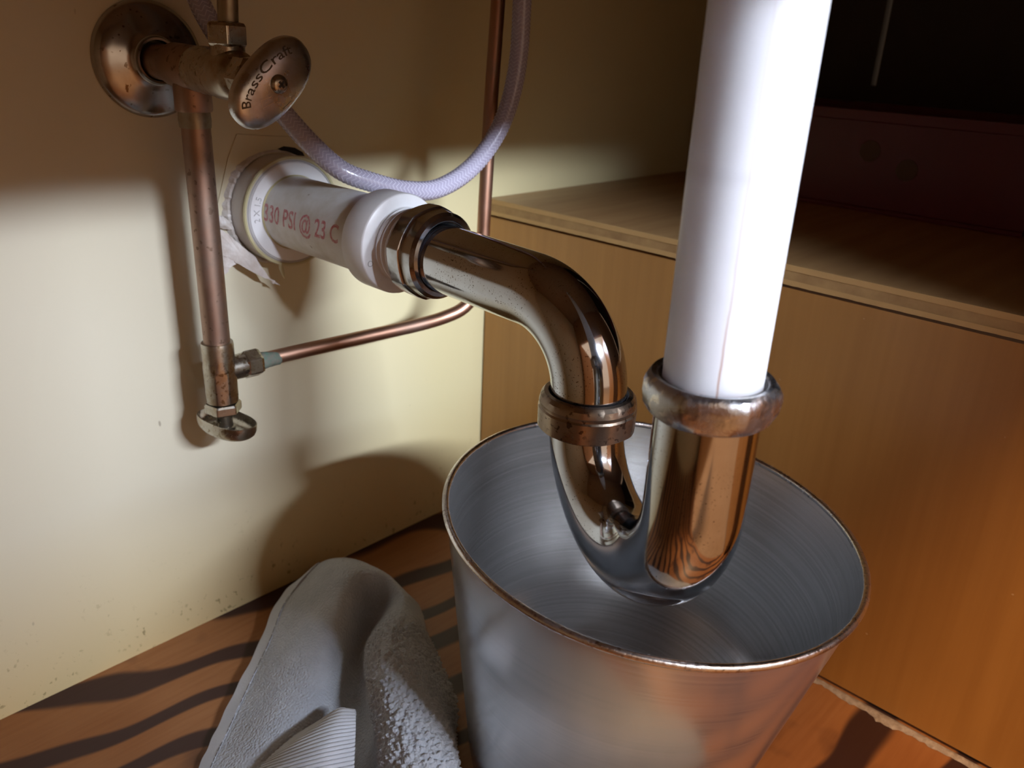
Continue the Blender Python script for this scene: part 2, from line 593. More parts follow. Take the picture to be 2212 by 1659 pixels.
# right side of the cabinet, with an open joint that lets the room light in
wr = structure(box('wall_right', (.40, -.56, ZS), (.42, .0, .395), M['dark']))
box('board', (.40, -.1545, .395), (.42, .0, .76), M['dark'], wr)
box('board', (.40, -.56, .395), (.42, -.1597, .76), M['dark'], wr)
structure(box('trim_1', (-.82, -.60, .509), (.44, -.58, .78), M['cab']))        # front rail
structure(box('trim_2', (-.080, -.60, -.10), (.44, -.58, .509), M['cab']))        # closed front beside the opening
structure(box('trim_3', (-.82, -.60, -.10), (-.72, -.58, .509), M['cab']))        # left stile
structure(box('door_1', (-.745, -1.02, -.02), (-.725, -.61, .54), M['cab']))       # open cabinet doors
structure(box('door_2', (-.075, -1.00, -.02), (-.055, -.61, .54), M['cab']))
structure(box('floor_room', (-3.0, -4.0, -.12), (3.0, -.60, -.10), M['room_floor']))

# plywood platform on the right
plat = thing('plywood_platform', (.2, -.28, 0), 'boxed-in plywood platform with a raw layered edge right of the bucket', 'platform')
box('side_panel', (0, -.56, .0035), (.012, -.0020, HP - .0020), M['panel'], plat)
sh = box('shelf_board', (.0, -.56, HP), (.40, -.0008, ZS), M['shelf'], plat)
# edge of the board: three glued layers, each a strip standing slightly proud
def strip(name, z0, z1, x0, mat, seed, amp):
    V, F = [], []
    n = 160
    for i in range(n + 1):
        y = -.56 + (.5592) * i / n
        a = noise.noise(Vector((y * 60, seed, 0))) * amp + noise.noise(Vector((y * 240, seed, 3))) * amp * .5
        b = noise.noise(Vector((y * 70, seed + 9, 0))) * amp
        V += [(.0005, y, z0), (x0 + b * .3, y, z0 - abs(a) * .6), (x0 + a * .3, y, z1), (.0005, y, z1)]
    for i in range(n):
        for k in range(4):
            F.append((i * 4 + k, i * 4 + (k + 1) % 4, i * 4 + 4 + (k + 1) % 4, i * 4 + 4 + k))
    F += [(0, 1, 2, 3), (n * 4 + 3, n * 4 + 2, n * 4 + 1, n * 4)]
    return mesh_obj(name, V, F, mat, sh, True, 30)
strip('ply_layer', HP + .0004, HP + .0036, -.0016, M['ply_light'], 1.3, .0007)
strip('ply_layer', HP + .0036, HP + .0098, -.0010, M['ply_dark'], 5.1, .0005)
strip('ply_layer', HP + .0098, ZS + .0001, -.0013, M['ply_light'], 8.7, .0004)

# dusty crumbs along the foot of the panel
V, F = [], []
n = 150
for i in range(n + 1):
    y = -.56 + .42 * i / n
    wv = .0075 + .0050 * noise.noise(Vector((y * 45, 0, 0))) + .0028 * noise.noise(Vector((y * 260, 1, 0)))
    wv = max(wv, .0012) * min(1, (1 - i / n) * 3 + .25)
    for j in range(7):
        t = j / 6
        h = math.sin(PI * min(t * 1.1, 1)) * .0026 * (.7 + .6 * noise.noise(Vector((y * 260, t * 5, 4)))) + .0002
        V.append((-.0003 - wv * (1 - t), y, max(h, .0001)))
for i in range(n):
    for j in range(6):
        F.append((i * 7 + j, i * 7 + j + 1, i * 7 + 8 + j, i * 7 + 7 + j))
ob = mesh_obj('dust_crumbs', V, F, M['dust'], None, True, 60)
ob['kind'] = 'stuff'; ob['label'] = 'grey line of dust and crumbs along the foot of the plywood panel'; ob['category'] = 'dust'

# ------------------------------------------------------------------ wall details: patch, ragged hole, torn paper, smudge
AX, AZ = -.2065, .3088          # drain stub axis
def plate(name, pts, y0, th, mat, parent, sub=1):
    n = len(pts)
    V = [(x, y0 - th, z) for x, z in pts] + [(x, y0, z) for x, z in pts]
    F = [tuple(range(n)), tuple(range(2 * n - 1, n - 1, -1))] + [(i, (i + 1) % n, n + (i + 1) % n, n + i) for i in range(n)]
    return mesh_obj(name, V, F, mat, parent, False)
plate('wall_patch', [(-.2325, .3585), (-.2400, .344), (-.2515, .311), (-.2500, .296), (-.238, .285), (-.190, .275), (-.160, .285), (-.151, .330), (-.152, .3425), (-.187, .3545)], -.0001, .0008, M['wall'], wall)

V, F = [], []
n = 180
for k in range(n):
    th = 2 * PI * k / n
    nz = noise.noise(Vector((math.cos(th) * 9, math.sin(th) * 9, .3)))
    n2 = noise.noise(Vector((math.cos(th) * 30, math.sin(th) * 30, 2.3)))
    left = max(0, -math.cos(th)) * (1 if math.sin(th) < .9 else .6)
    wd = .0012 + .0022 * left * (1 + nz * .8) + .0009 * n2 * left
    hgt = .0018 + .0026 * left * (1 + .7 * n2)
    for (r, y) in ((.0368, -.0009), (.0370, -hgt), (.0372 + wd * .5, -hgt * (1 + .3 * nz)), (.0374 + wd, -.0008)):
        V.append((AX + r * math.cos(th), y, AZ + r * math.sin(th)))
for k in range(n):
    k2 = (k + 1) % n
    for j in range(3):
        F.append((k * 4 + j, k * 4 + j + 1, k2 * 4 + j + 1, k2 * 4 + j))
mesh_obj('ragged_plaster_edge', V, F, M['plaster'], wall, True, 30)

def scrap(name, outline, mat, curl, th, seed):
    """torn paper: a fan of points (x, y, z) thickened and roughened"""
    C = Vector((0, 0, 0))
    for p in outline:
        C += Vector(p)
    C /= len(outline)
    pts = []
    m_ = len(outline)
    for i in range(m_):
        a, b = Vector(outline[i]), Vector(outline[(i + 1) % m_])
        for k in range(6):
            q = a.lerp(b, k / 6)
            d = (q - C).normalized()
            pts.append(q + d * (.0011 * noise.noise(q * 500 + Vector((seed, 0, 0)))))
    n = len(pts)
    rings = [1.0, .75, .45, .15]
    V = []
    for side in (0, 1):
        for r in rings:
            for q in pts:
                p = C.lerp(q, r)
                p = p + Vector((0, -curl * (1 - r) + .0008 * noise.noise(p * 300 + Vector((0, seed, 0))), 0))
                p = p + Vector((0, th * side, th * .5 * side))
                V.append(p)
    F = []
    R_ = len(rings)
    for side in (0, 1):
        o = side * R_ * n
        for i in range(R_ - 1):
            for k in range(n):
                k2 = (k + 1) % n
                F.append((o + i * n + k, o + i * n + k2, o + (i + 1) * n + k2, o + (i + 1) * n + k))
        F.append(tuple(o + (R_ - 1) * n + k for k in range(n)))
    for k in range(n):
        k2 = (k + 1) % n
        F.append((k, k2, R_ * n + k2, R_ * n + k))
    return mesh_obj(name, V, F, mat, wall, True, 30)
scrap('torn_paper_flap', [(-.2545, -.002, .3005), (-.2485, -.004, .2975), (-.2440, -.010, .2915), (-.2330, -.014, .2800), (-.2255, -.018, .2640), (-.2310, -.017, .2665), (-.2420, -.013, .2745), (-.2500, -.008, .2810), (-.2560, -.003, .2850)], M['paper'], .0035, .0013, 2)
scrap('torn_paper_flap', [(-.2540, -.002, .2850), (-.2490, -.008, .2820), (-.2440, -.010, .2770), (-.2490, -.009, .2745), (-.2520, -.007, .2700), (-.2560, -.004, .2665), (-.2575, -.002, .2700), (-.2570, -.002, .2780)], M['paper'], .002, .0012, 5)
scrap('torn_paper_flap', [(-.2545, -.003, .3065), (-.2500, -.006, .3080), (-.2455, -.007, .3035), (-.2440, -.006, .2985), (-.2490, -.005, .2995), (-.2545, -.003, .3010)], M['plaster'], .003, .0015, 8)
scrap('torn_paper_flap', [(-.2262, -.0175, .2650), (-.2240, -.0180, .2635), (-.2195, -.0190, .2600), (-.2190, -.0188, .2590), (-.2240, -.0178, .2615)], M['paper'], .0005, .0007, 11)
sm = [(-.2032, .3478), (-.1985, .3492), (-.1900, .3478), (-.1840, .3445), (-.1825, .3418), (-.1880, .3425), (-.1945, .3448), (-.2000, .3462)]
plate('black_smudge', sm, -.0009, .0004, M['soot'], wall)

# ------------------------------------------------------------------ PVC drain stub
stub = thing('drain_stub', (AX, -.02, AZ), 'white plastic drain pipe stub with red printing coming out of the cream wall', 'pipe')
D = (0, -1, 0)      # out of the wall
hub = lathe('hub', [(-.004, .0362), (.0195, .0364), (.0208, .0360), (.0211, .0345), (.0206, .0338)], (AX, 0, AZ), D, M['pvc_hub'], stub, 96, caps=False)
lathe('cement_ring', [(.0195, .0366), (.0207, .0371), (.0217, .0366), (.0217, .0352), (.0207, .0346)], (AX, 0, AZ), D, M['glue'], hub, 96, caps=False)
lathe('cement_ring', [(.0192, .0338), (.0216, .0345), (.0222, .0338), (.0210, .0328)], (AX, 0, AZ), D, M['emboss'], hub, 96, caps=False)
drip = lathe('cement_drip', [(0, .0001), (.0015, .0012), (.005, .0016), (.009, .0011), (.0125, .0001)], (AX - .0125, -.0205, AZ - .0325), (.18, -.08, -1), M['glue'], hub, 16, caps=False)
bush = lathe('bushing', [(.012, .0335), (.0215, .0335), (.0226, .0328), (.0226, .0246), (.0205, .0240)], (AX, 0, AZ), D, M['pvc_white'], stub, 96, caps=False)
pipe = lathe('pipe', [(.010, .0241), (.120, .0241)], (AX, 0, AZ), D, M['pvc'], stub, 96, caps=False)
lathe('cement_ring', [(.0222, .0241), (.0232, .0250), (.0240, .0241)], (AX, 0, AZ), D, M['glue'], bush, 96, caps=False)

# red print wrapped on the pipe
V, F = text_mesh('330 PSI @ 23 C', .0158, .0, 3, .00022)
R0 = .02422
ang0 = math.radians(172)        # side facing the room's left, letters read towards the camera
W2 = []
for v in V:
    y = -.0235 - v.x * .80
    a = ang0 - (v.y - .0056) / R0
    W2.append((AX + R0 * math.cos(a), y, AZ + R0 * math.sin(a)))
o = mesh_obj('printed_letters', W2, F, M['red_ink'], pipe, False)
o['label'] = 'red printed pressure rating'

# embossed size on the bushing face
V, F = text_mesh('2 X 1.5', .0058, .00025)
W2 = []
for v in V:
    a = math.radians(188) - v.x / .0290
    r = .0265 + v.y
    W2.append((AX + r * math.cos(a), -.0226 - v.z - .0001, AZ + r * math.sin(a)))
mesh_obj('embossed_size', W2, F, M['emboss'], bush, False)

# trap adapter
ad = lathe('trap_adapter', [(.1165, .0250), (.1165, .0290), (.1178, .0296), (.1352, .0297), (.1362, .0293), (.1366, .0288), (.1372, .0222), (.1385, .0215)], (AX, 0, AZ), D, M['pvc_white'], stub, 96, caps=False)
prof = []
t = .1372
prof.append((t, .0222))
for k in range(5):
    prof += [(t + .0006, .0212), (t + .0017, .0212), (t + .0027, .0224), (t + .0036, .0224)]
    t += .0042
prof += [(t + .002, .0212), (.166, .0212)]
lathe('thread', prof, (AX, 0, AZ), D, M['pvc_white'], ad, 96, caps=False, angle=25)
ringm = lathe('embossed_mark', [(0, .0013), (.0003, .0014), (.0003, .0018), (0, .0019)], (AX - .0240, -.1369, AZ - .0080), D, M['emboss'], ad, 20, caps=False)

# ------------------------------------------------------------------ P-trap
A = Vector((-.2095, -.2845, 0))
B = Vector((-.2480, -.3712, 0))
trap = thing('p_trap', (-.229, -.328, .18), 'tarnished chrome P-trap curving from the wall drain down over the bucket', 'drain trap')
ptop = .3050
path = fillet([(AX, -.150, AZ), (A.x, A.y, ptop), (A.x, A.y, .2450)], [.044], 28)
path = resample(path, .0025)
tube('wall_tube', path, .0190, M['chrome'], trap, 64)
ROLLED = [(-.0002, .0192), (.0010, .0206), (.0030, .0226)]
# slip nut on the trap adapter: rounded lip plus eight shallow flats
def slip_nut(name, origin, axis, mat, R, prof, flats, sharp, phase=0):
    f = hexfun(flats, sharp, phase)
    def rf(th, t, r):
        return f(th, t, r) if r > R * .93 else 1
    return lathe(name, prof, origin, axis, mat, trap, 160, rf, caps=False, angle=28)
slip_nut('slip_nut', (AX, -.1535, AZ), D, M['nut_wall'], .0268,
         [(0, .0220), (0, .0256), (.0014, .0270), (.0085, .0272), (.0105, .0270), (.0110, .0262), (.0120, .0256), (.0150, .0254), (.0185, .0246), (.0205, .0228), (.0208, .0205), (.0195, .0192)], 8, .45, .2)
lathe('washer', [(.0188, .0191), (.0204, .0200), (.0196, .0212)], (AX, -.1535, AZ), D, M['rubber'], trap, 64, caps=False)
# rear nut
rn = slip_nut('slip_nut', (A.x, A.y, .2440), (0, 0, 1), M['nut_old'], .0250,
         [(0, .0190), (0, .0220), (.0012, .0236), (.0016, .0247), (.0118, .0250), (.0128, .0243), (.0134, .0243), (.0148, .0247), (.0178, .0240), (.0196, .0222), (.0200, .0203), (.0186, .0193)], 10, .25, .1)
lathe('washer', [(.0184, .0191), (.0197, .0198), (.0190, .0207)], (A.x, A.y, .2440), (0, 0, 1), M['rubber'], trap, 64, caps=False)
# J bend
zc = .2515
d = (B - A)
half = d.length / 2
mid = (A + B) / 2
e = d.normalized()
jp = [Vector((A.x, A.y, .2540)), Vector((A.x, A.y, zc))]
for k in range(1, 48):
    th = PI * k / 48
    jp.append(Vector((mid.x, mid.y, zc)) - e * half * math.cos(th) + Vector((0, 0, -half * math.sin(th))))
jp += [Vector((B.x, B.y, zc)), Vector((B.x, B.y, .2800)), Vector((B.x, B.y, .3040))]
jp = resample(jp, .0025)
tube('j_bend', jp, lambda t: .0188 + .0017 * min(1, max(0, (t - .25) / .35)), M['chrome_j'], trap, 72)
# front nut
slip_nut('slip_nut', (B.x, B.y, .2950), (0, 0, 1), M['nut_front'], .0262,
         [(-.0010, .0200), (-.0010, .0224), (.0004, .0240), (.0036, .0260), (.0085, .0267), (.0112, .0265), (.0136, .0252), (.0146, .0232), (.0143, .0212), (.0128, .0194)], 7, .5, .3)
lathe('washer', [(.0100, .0192), (.0114, .0200), (.0110, .0212)], (B.x, B.y, .2975), (0, 0, 1), M['rubber'], trap, 64, caps=False)

# ------------------------------------------------------------------ tailpiece
tp = lathe('tailpiece', [(0, .0174), (0, .0190), (.46, .0190), (.46, .0174)], (0, 0, 0), (0, 0, 1), M['tail'], None, 96, caps=False)
tp.location = (B.x, B.y, .298)
tp['label'] = 'tall white plastic tailpiece pipe standing in the front slip nut'
tp['category'] = 'pipe'

# ------------------------------------------------------------------ upper shut-off valve
VX, VZ = -.2850, .4030
valve = thing('shutoff_valve', (VX, 0, VZ), 'tarnished valve with round wall flange and oval engraved handle at upper left', 'valve')
VD = Vector((.02, -1, -.035)).normalized()
vo = Vector((VX, 0, VZ))
lathe('escutcheon', [(.0003, .0322), (.0018, .0325), (.0040, .0318), (.0062, .0290), (.0082, .0240), (.0100, .0175), (.0112, .0140), (.0128, .0128), (.0150, .0124), (.0150, .0112), (.0110, .0108)], vo, D, M['esc'], valve, 96, caps=False, angle=60)
lathe('inlet_pipe', [(0, .0098), (.034, .0098)], vo, VD, M['copper'], valve, 48)
lathe('tee', [(.031, .0098), (.032, .0112), (.034, .0118), (.058, .0118), (.060, .0112), (.0605, .0100)], vo, VD, M['copper'], valve, 48, caps=False)
lathe('valve_body', [(.058, .0100), (.060, .0120), (.066, .0123), (.080, .0122), (.084, .0128), (.098, .0128), (.101, .0118), (.103, .0100), (.108, .0098), (.110, .0080), (.122, .0078), (.124, .0045), (.136, .0040)], vo, VD, M['nickel'], valve, 48)
lathe('packing_nut', [(.104, .0080), (.1045, .0115), (.114, .0115), (.1155, .0095)], vo, VD, M['nickel'], valve, 96, hexfun(6, 1), caps=True, angle=25)
pb = vo + VD * .0905
lathe('outlet_boss', [(.006, .0088), (.0150, .0088)], pb, (0, 0, 1), M['nickel'], valve, 40)
on = lathe('compression_nut', [(.0135, .0070), (.0138, .0098), (.0150, .0108), (.0235, .0108), (.0250, .0098), (.0256, .0068)], pb, (.02, 0, 1), M['nickel'], valve, 96, hexfun(6, 1, .5), angle=25)
lathe('outlet_tube', [(.020, .0052), (.355, .0052)], pb, (.06, 0, 1), M['solder'], valve, 32)
# downward branch of the tee
tc = vo + VD * .0455
DX, DY = tc.x + .0020, tc.y
lathe('branch_socket', [(.008, .0100), (.0225, .0103), (.0235, .0098)], (DX, DY, tc.z), (0, 0, -1), M['copper'], valve, 48)

# oval handle
hc = vo + VD * .1340
HA = math.radians(42)
def oval_handle(parent, origin, axis, updir, a, b, depth, mat, invert=False):
    """stamped oval dish: a,b half axes; origin at face centre, axis = outward face normal"""
    ax = Vector(axis).normalized()
    u = Vector(updir) - ax * Vector(updir).dot(ax)
    u.normalize()
    w = ax.cross(u)
    prof = [(0.0, .0016), (.25, .0015), (.5, .0011), (.72, .0004), (.86, -.0006), (.95, -.0020), (1.0, -.0040), (1.005, -.0070), (.975, -.0072), (.96, -.0042), (.90, -.0022), (.72, -.0008), (.5, -.0002), (.25, .0002), (.0, .0003)]
    n = 72
    V, F = [], []
    for s, h in prof:
        for k in range(n):
            th = 2 * PI * k / n
            c, sn = math.cos(th), math.sin(th)
            pe = 2.35
            q = (abs(c) ** pe + abs(sn) ** pe) ** (-1 / pe)
            V.append(Vector(origin) + u * (a * s * q * c) + w * (b * s * q * sn) + ax * (h * depth))
    P = len(prof)
    for i in range(P - 1):
        for k in range(n):
            k2 = (k + 1) % n
            F.append((i * n + k, i * n + k2, (i + 1) * n + k2, (i + 1) * n + k))
    return mesh_obj('handle', V, F, mat, parent, True, 60), u, w, ax
hd, hu, hw, hax = oval_handle(valve, hc, VD, Vector((math.cos(HA), 0, math.sin(HA))), .0262, .0150, 1.0, M['handle'])
scr = lathe('screw', [(.0010, .0046), (.0026, .0044), (.0036, .0034), (.0040, .0018), (.0040, .0002)], hc, VD, M['nickel'], hd, 40, caps=True, angle=50)
for sgn in (0, 1):
    q = hu if sgn == 0 else hw
    p_ = hw if sgn == 0 else hu
    c0 = hc + hax * .00405
    V = [c0 + q * (s1 * .0019) + p_ * (s2 * .00055) + hax * (s3 * .0002) for s1 in (-1, 1) for s2 in (-1, 1) for s3 in (-1, 1)]
    F = [(0, 1, 3, 2), (4, 6, 7, 5), (0, 4, 5, 1), (2, 3, 7, 6), (0, 2, 6, 4), (1, 5, 7, 3)]
    mesh_obj('screw_slot', V, F, M['rubber'], scr, False)
# engraving: lettering along the upper long side of the oval
def on_handle(du, dw, lift=.0):
    pe = 2.35
    q = (abs(du / .0262) ** pe + abs(dw / .0150) ** pe) ** (1 / pe)
    h = float(np.interp(q, [0, .25, .5, .72, .86, .95, 1.0], [.0016, .0015, .0011, .0004, -.0006, -.0020, -.0040]))
    return hc + hu * du + hw * dw + hax * (h + lift)
# decide which sign of hw points to the upper-left of the handle
upl = Vector((-math.sin(HA), 0, math.cos(HA)))
sg = 1 if hw.dot(upl) > 0 else -1
def engrave(body, size, path, name):
    V, F = text_mesh(body, size, .00022)
    xs = [v.x for v in V]
    x0, x1 = min(xs), max(xs)
    W2 = []
    for v in V:
        t = (v.x - x0) / (x1 - x0)
        (pu, pw), (tu, tw) = path(t)
        ln = math.hypot(tu, tw)
        nu, nw = -tw / ln, tu / ln
        W2.append(on_handle(pu + nu * v.y, (pw + nw * v.y) * sg, v.z + .00012))
    return mesh_obj(name, W2, F, M['engrave'], hd, False)
def arc(t):
    a = math.radians(168 - 136 * t)
    pu, pw = .0188 * math.cos(a), .0070 * math.sin(a) + .0008
    return (pu, pw), (.0188 * math.sin(a), -.0070 * math.cos(a))
engrave('BrassCraft', .0062, arc, 'engraved_name')
def stroke(pts, w=.0004):
    V, F = [], []
    P = [Vector((a, b)) for a, b in pts]
    for i, p in enumerate(P):
        t = (P[min(i + 1, len(P) - 1)] - P[max(i - 1, 0)]).normalized()
        nn = Vector((-t.y, t.x))
        for s_ in (-1, 1):
            q = p + nn * (w * s_ * .5)
            V.append(on_handle(q.x, q.y * sg, .0003))
    for i in range(len(P) - 1):
        F.append((2 * i, 2 * i + 1, 2 * i + 3, 2 * i + 2))
    return V, F
VV, FF = [], []
for st in ([(-.0125, .0012), (-.0072, -.0012)], [(-.0125, .0012), (-.0142, -.0022), (-.0078, -.0042)], [(-.0117, -.0012), (-.0100, -.0018), (-.0096, -.0008)],
           [(-.0070, -.0050), (-.0048, -.0072), (-.0058, -.0090)], [(-.0042, -.0046), (-.0054, -.0066)],
           [(-.0058, -.0108), (-.0030, -.0112), (.0002, -.0113)], [(.0012, -.0108), (.0022, -.0100), (.0030, -.0109), (.0040, -.0100)]):
    v_, f_ = stroke(st)
    o0 = len(VV)
    VV += v_; FF += [tuple(i + o0 for i in f) for f in f_]
mesh_obj('engraved_emblem', VV, FF, M['mark'], hd, False)

# ------------------------------------------------------------------ riser and lower angle stop
stop = thing('angle_stop', (DX, DY, .186), 'copper riser ending in a small brass stop with oval handle low on the wall', 'valve')
lathe('riser_pipe', [(0, .0081), (.150, .0081)], (DX, DY, .2350), (0, 0, 1), M['copper'], stop, 48)
lathe('solder_joint', [(0, .0086), (.004, .0090), (.010, .0086)], (DX, DY, .3690), (0, 0, 1), M['solder'], stop, 48, lambda th, t, r: 1 + .05 * math.sin(3 * th + 1))
zb = .1990
lathe('stop_body', [(0, .0085), (.0005, .0100), (.002, .0105), (.0200, .0107), (.0235, .0102), (.0275, .0098), (.0385, .0100), (.0405, .0096), (.0408, .0084)], (DX, DY, zb), (0, 0, 1), M['nickel'], stop, 96,
      lambda th, t, r: (hexfun(8, .8)(th, t, r) if .001 < t < .022 else 1), angle=28)
lathe('bonnet_nut', [(0, .0070), (.0004, .0108), (.0014, .0118), (.0060, .0118), (.0072, .0108), (.0074, .0070)], (DX, DY, zb - .0080), (0, 0, 1), M['nickel'], stop, 96, hexfun(6, 1, .3), angle=25)
lathe('stem', [(0, .0066), (.0020, .0066), (.0024, .0052), (.014, .0050)], (DX, DY, zb - .0200), (0, 0, 1), M['nickel'], stop, 32)
hl, _, _, _ = oval_handle(stop, (DX + .0005, DY - .0005, zb - .0225), (-.08, .0, -1), (.16, -1, 0), .0232, .0135, 1.35, M['nickel'])
OUT = Vector((1, -.06, .0)).normalized()
ob_ = Vector((DX, DY, .2200))
lathe('outlet_boss', [(.006, .0082), (.0165, .0082), (.0170, .0074)], ob_, OUT, M['nickel'], stop, 40)
lathe('compression_nut', [(.0155, .0060), (.0158, .0086), (.0172, .0096), (.0255, .0096), (.0272, .0086), (.0276, .0062)], ob_, OUT, M['nickel'], stop, 96, hexfun(6, 1, .55), angle=25)

# ------------------------------------------------------------------ copper supply tube
cs = ob_ + OUT * .022
cpath = [cs, cs + OUT * .02 + Vector((0, 0, .0006)), (-.1738, -.060, .2235), (-.1350, -.0670, .2252), (-.1130, -.0715, .2278), (-.0985, -.0760, .2330), (-.0895, -.0785, .2430), (-.0850, -.0800, .2580), (-.0835, -.0800, .2800), (-.0824, -.0800, .3144), (-.0798, -.0800, .3789), (-.0760, -.0800, .4473), (-.0735, -.0800, .52), (-.0700, -.0800, .64), (-.0690, -.0800, .757)]
cpath = resample(catmull(cpath, 10), .004)
ct = thing('copper_supply_tube', cs, 'thin copper tube running from the low stop and bending up beside the corner', 'tube')
tube('tube', cpath, .0049, M['copper_red'], ct, 28)
lathe('ferrule', [(0, .0054), (.003, .0060), (.006, .0055), (.007, .0050)], ob_ + OUT * .0270, OUT, M['verdigris'], ct, 28, lambda th, t, r: 1 + .05 * math.sin(4 * th))
lathe('corroded_band', [(0, .0050), (.001, .0052), (.006, .0052), (.008, .0050)], ob_ + OUT * .0330, OUT, M['verdigris'], ct, 28, lambda th, t, r: 1 + .03 * math.sin(5 * th + t * 900))

# ------------------------------------------------------------------ braided hose
hp = [(-.300, -.030, .757), (-.292, -.028, .62), (-.276, -.028, .500), (-.2674, -.03, .4452), (-.2630, -.034, .4265), (-.2520, -.042, .405), (-.2344, -.055, .3800), (-.223, -.07, .3602), (-.2108, -.083, .3452), (-.1925, -.090, .3372), (-.1698, -.096, .3310), (-.1448, -.1, .3310), (-.1158, -.102, .3441), (-.0926, -.104, .3703), (-.0811, -.105, .4044), (-.0789, -.105, .4472), (-.0800, -.105, .52), (-.0830, -.105, .64), (-.0850, -.105, .757)]
hpath = resample(catmull(hp, 12), .0022)
hose = thing('braided_hose', hpath[0], 'grey-lavender braided vinyl hose drooping in a loop over the drain pipe', 'hose')
HR = .0060
tube('hose_wall', hpath, HR, M['hose'], hose, 28)
hf = frames(hpath)
V, F = [], []
NZ, NS = 7, 56
def hose_pt(s, th, r):
    x = s * (len(hpath) - 1)
    i = min(int(x), len(hpath) - 2)
    f = x - i
    p = hpath[i].lerp(hpath[i + 1], f)
    u = hf[i][1].lerp(hf[i + 1][1], f); w = hf[i][2].lerp(hf[i + 1][2], f)
    return p + (u * math.cos(th) + w * math.sin(th)) * r
Ltot = sum((b - a).length for a, b in zip(hpath, hpath[1:]))
pitch, amp = .0026, .0011
nr = int(Ltot / pitch) - 2
for k in range(1, nr):
    for j in range(NS):
        th = 2 * PI * j / NS
        fz = (th * NZ / (2 * PI)) % 1
        tri = abs(fz * 2 - 1)
        s0 = (k * pitch + amp * tri * 2) / Ltot
        ds = .00038 / Ltot
        V += [hose_pt(s0 - ds, th, HR - .0001), hose_pt(s0, th, HR + .00028), hose_pt(s0 + ds, th, HR - .0001)]
    b0 = (k - 1) * NS * 3
    for j in range(NS):
        j2 = (j + 1) % NS
        for q in range(2):
            F.append((b0 + j * 3 + q, b0 + j2 * 3 + q, b0 + j2 * 3 + q + 1, b0 + j * 3 + q + 1))
me = bpy.data.meshes.new('braid')
me.from_pydata([tuple(v) for v in V], [], F)
smooth(me)
me.materials.append(M['braid'])
br = link(bpy.data.objects.new('braid', me), hose)
br['kind'] = 'stuff'

# ------------------------------------------------------------------ bucket
bk = thing('bucket', (-.178, -.31, 0), 'brushed stainless steel bucket standing under the trap', 'bucket')
bk_n = Vector((math.sin(math.radians(1.9)), -math.sin(math.radians(4.8)), 1)).normalized()
RT, RB, HB = .1108, .0790, .1800
prof = [(.004, 0), (.004, RB * .80), (.0, RB * .86), (.0, RB * .95), (.004, RB)]
prof += [(HB * t, RB + (RT - RB) * t) for t in (.1, .3, .5, .7, .85, .97, 1.0)]
prof += [(HB * t, RB + (RT - RB) * t - .0009) for t in (1.0, .97, .85, .7, .5, .3, .1)]
prof += [(.008, RB - .0030), (.0055, RB - .0075), (.0050, RB * .88), (.0065, RB * .84), (.0065, RB * .4), (.0060, 0)]
def lathe_local(name, prof, mat, parent, n=128, angle=40):
    V, F = [], []
    for t, r in prof:
        for k in range(n):
            th = 2 * PI * k / n
            V.append((r * math.cos(th), r * math.sin(th), t))
    for i in range(len(prof) - 1):
        for k in range(n):
            k2 = (k + 1) % n
            F.append((i * n + k, i * n + k2, (i + 1) * n + k2, (i + 1) * n + k))
    o = mesh_obj(name, V, F, mat, None, True, angle)
    o.parent = parent
    return o
bk.location = Vector((-.1780, -.3100, .1894)) - bk_n * HB
bk.rotation_euler = bk_n.to_track_quat('Z', 'Y').to_euler()
lathe_local('body', prof, M['steel'], bk)
rp = []
for k in range(17):
    a = 2 * PI * k / 16
    rp.append((HB + .0002 + .0020 * math.sin(a), RT + .0002 + .0020 * math.cos(a)))
lathe_local('rim', rp, M['rim'], bk, 160)

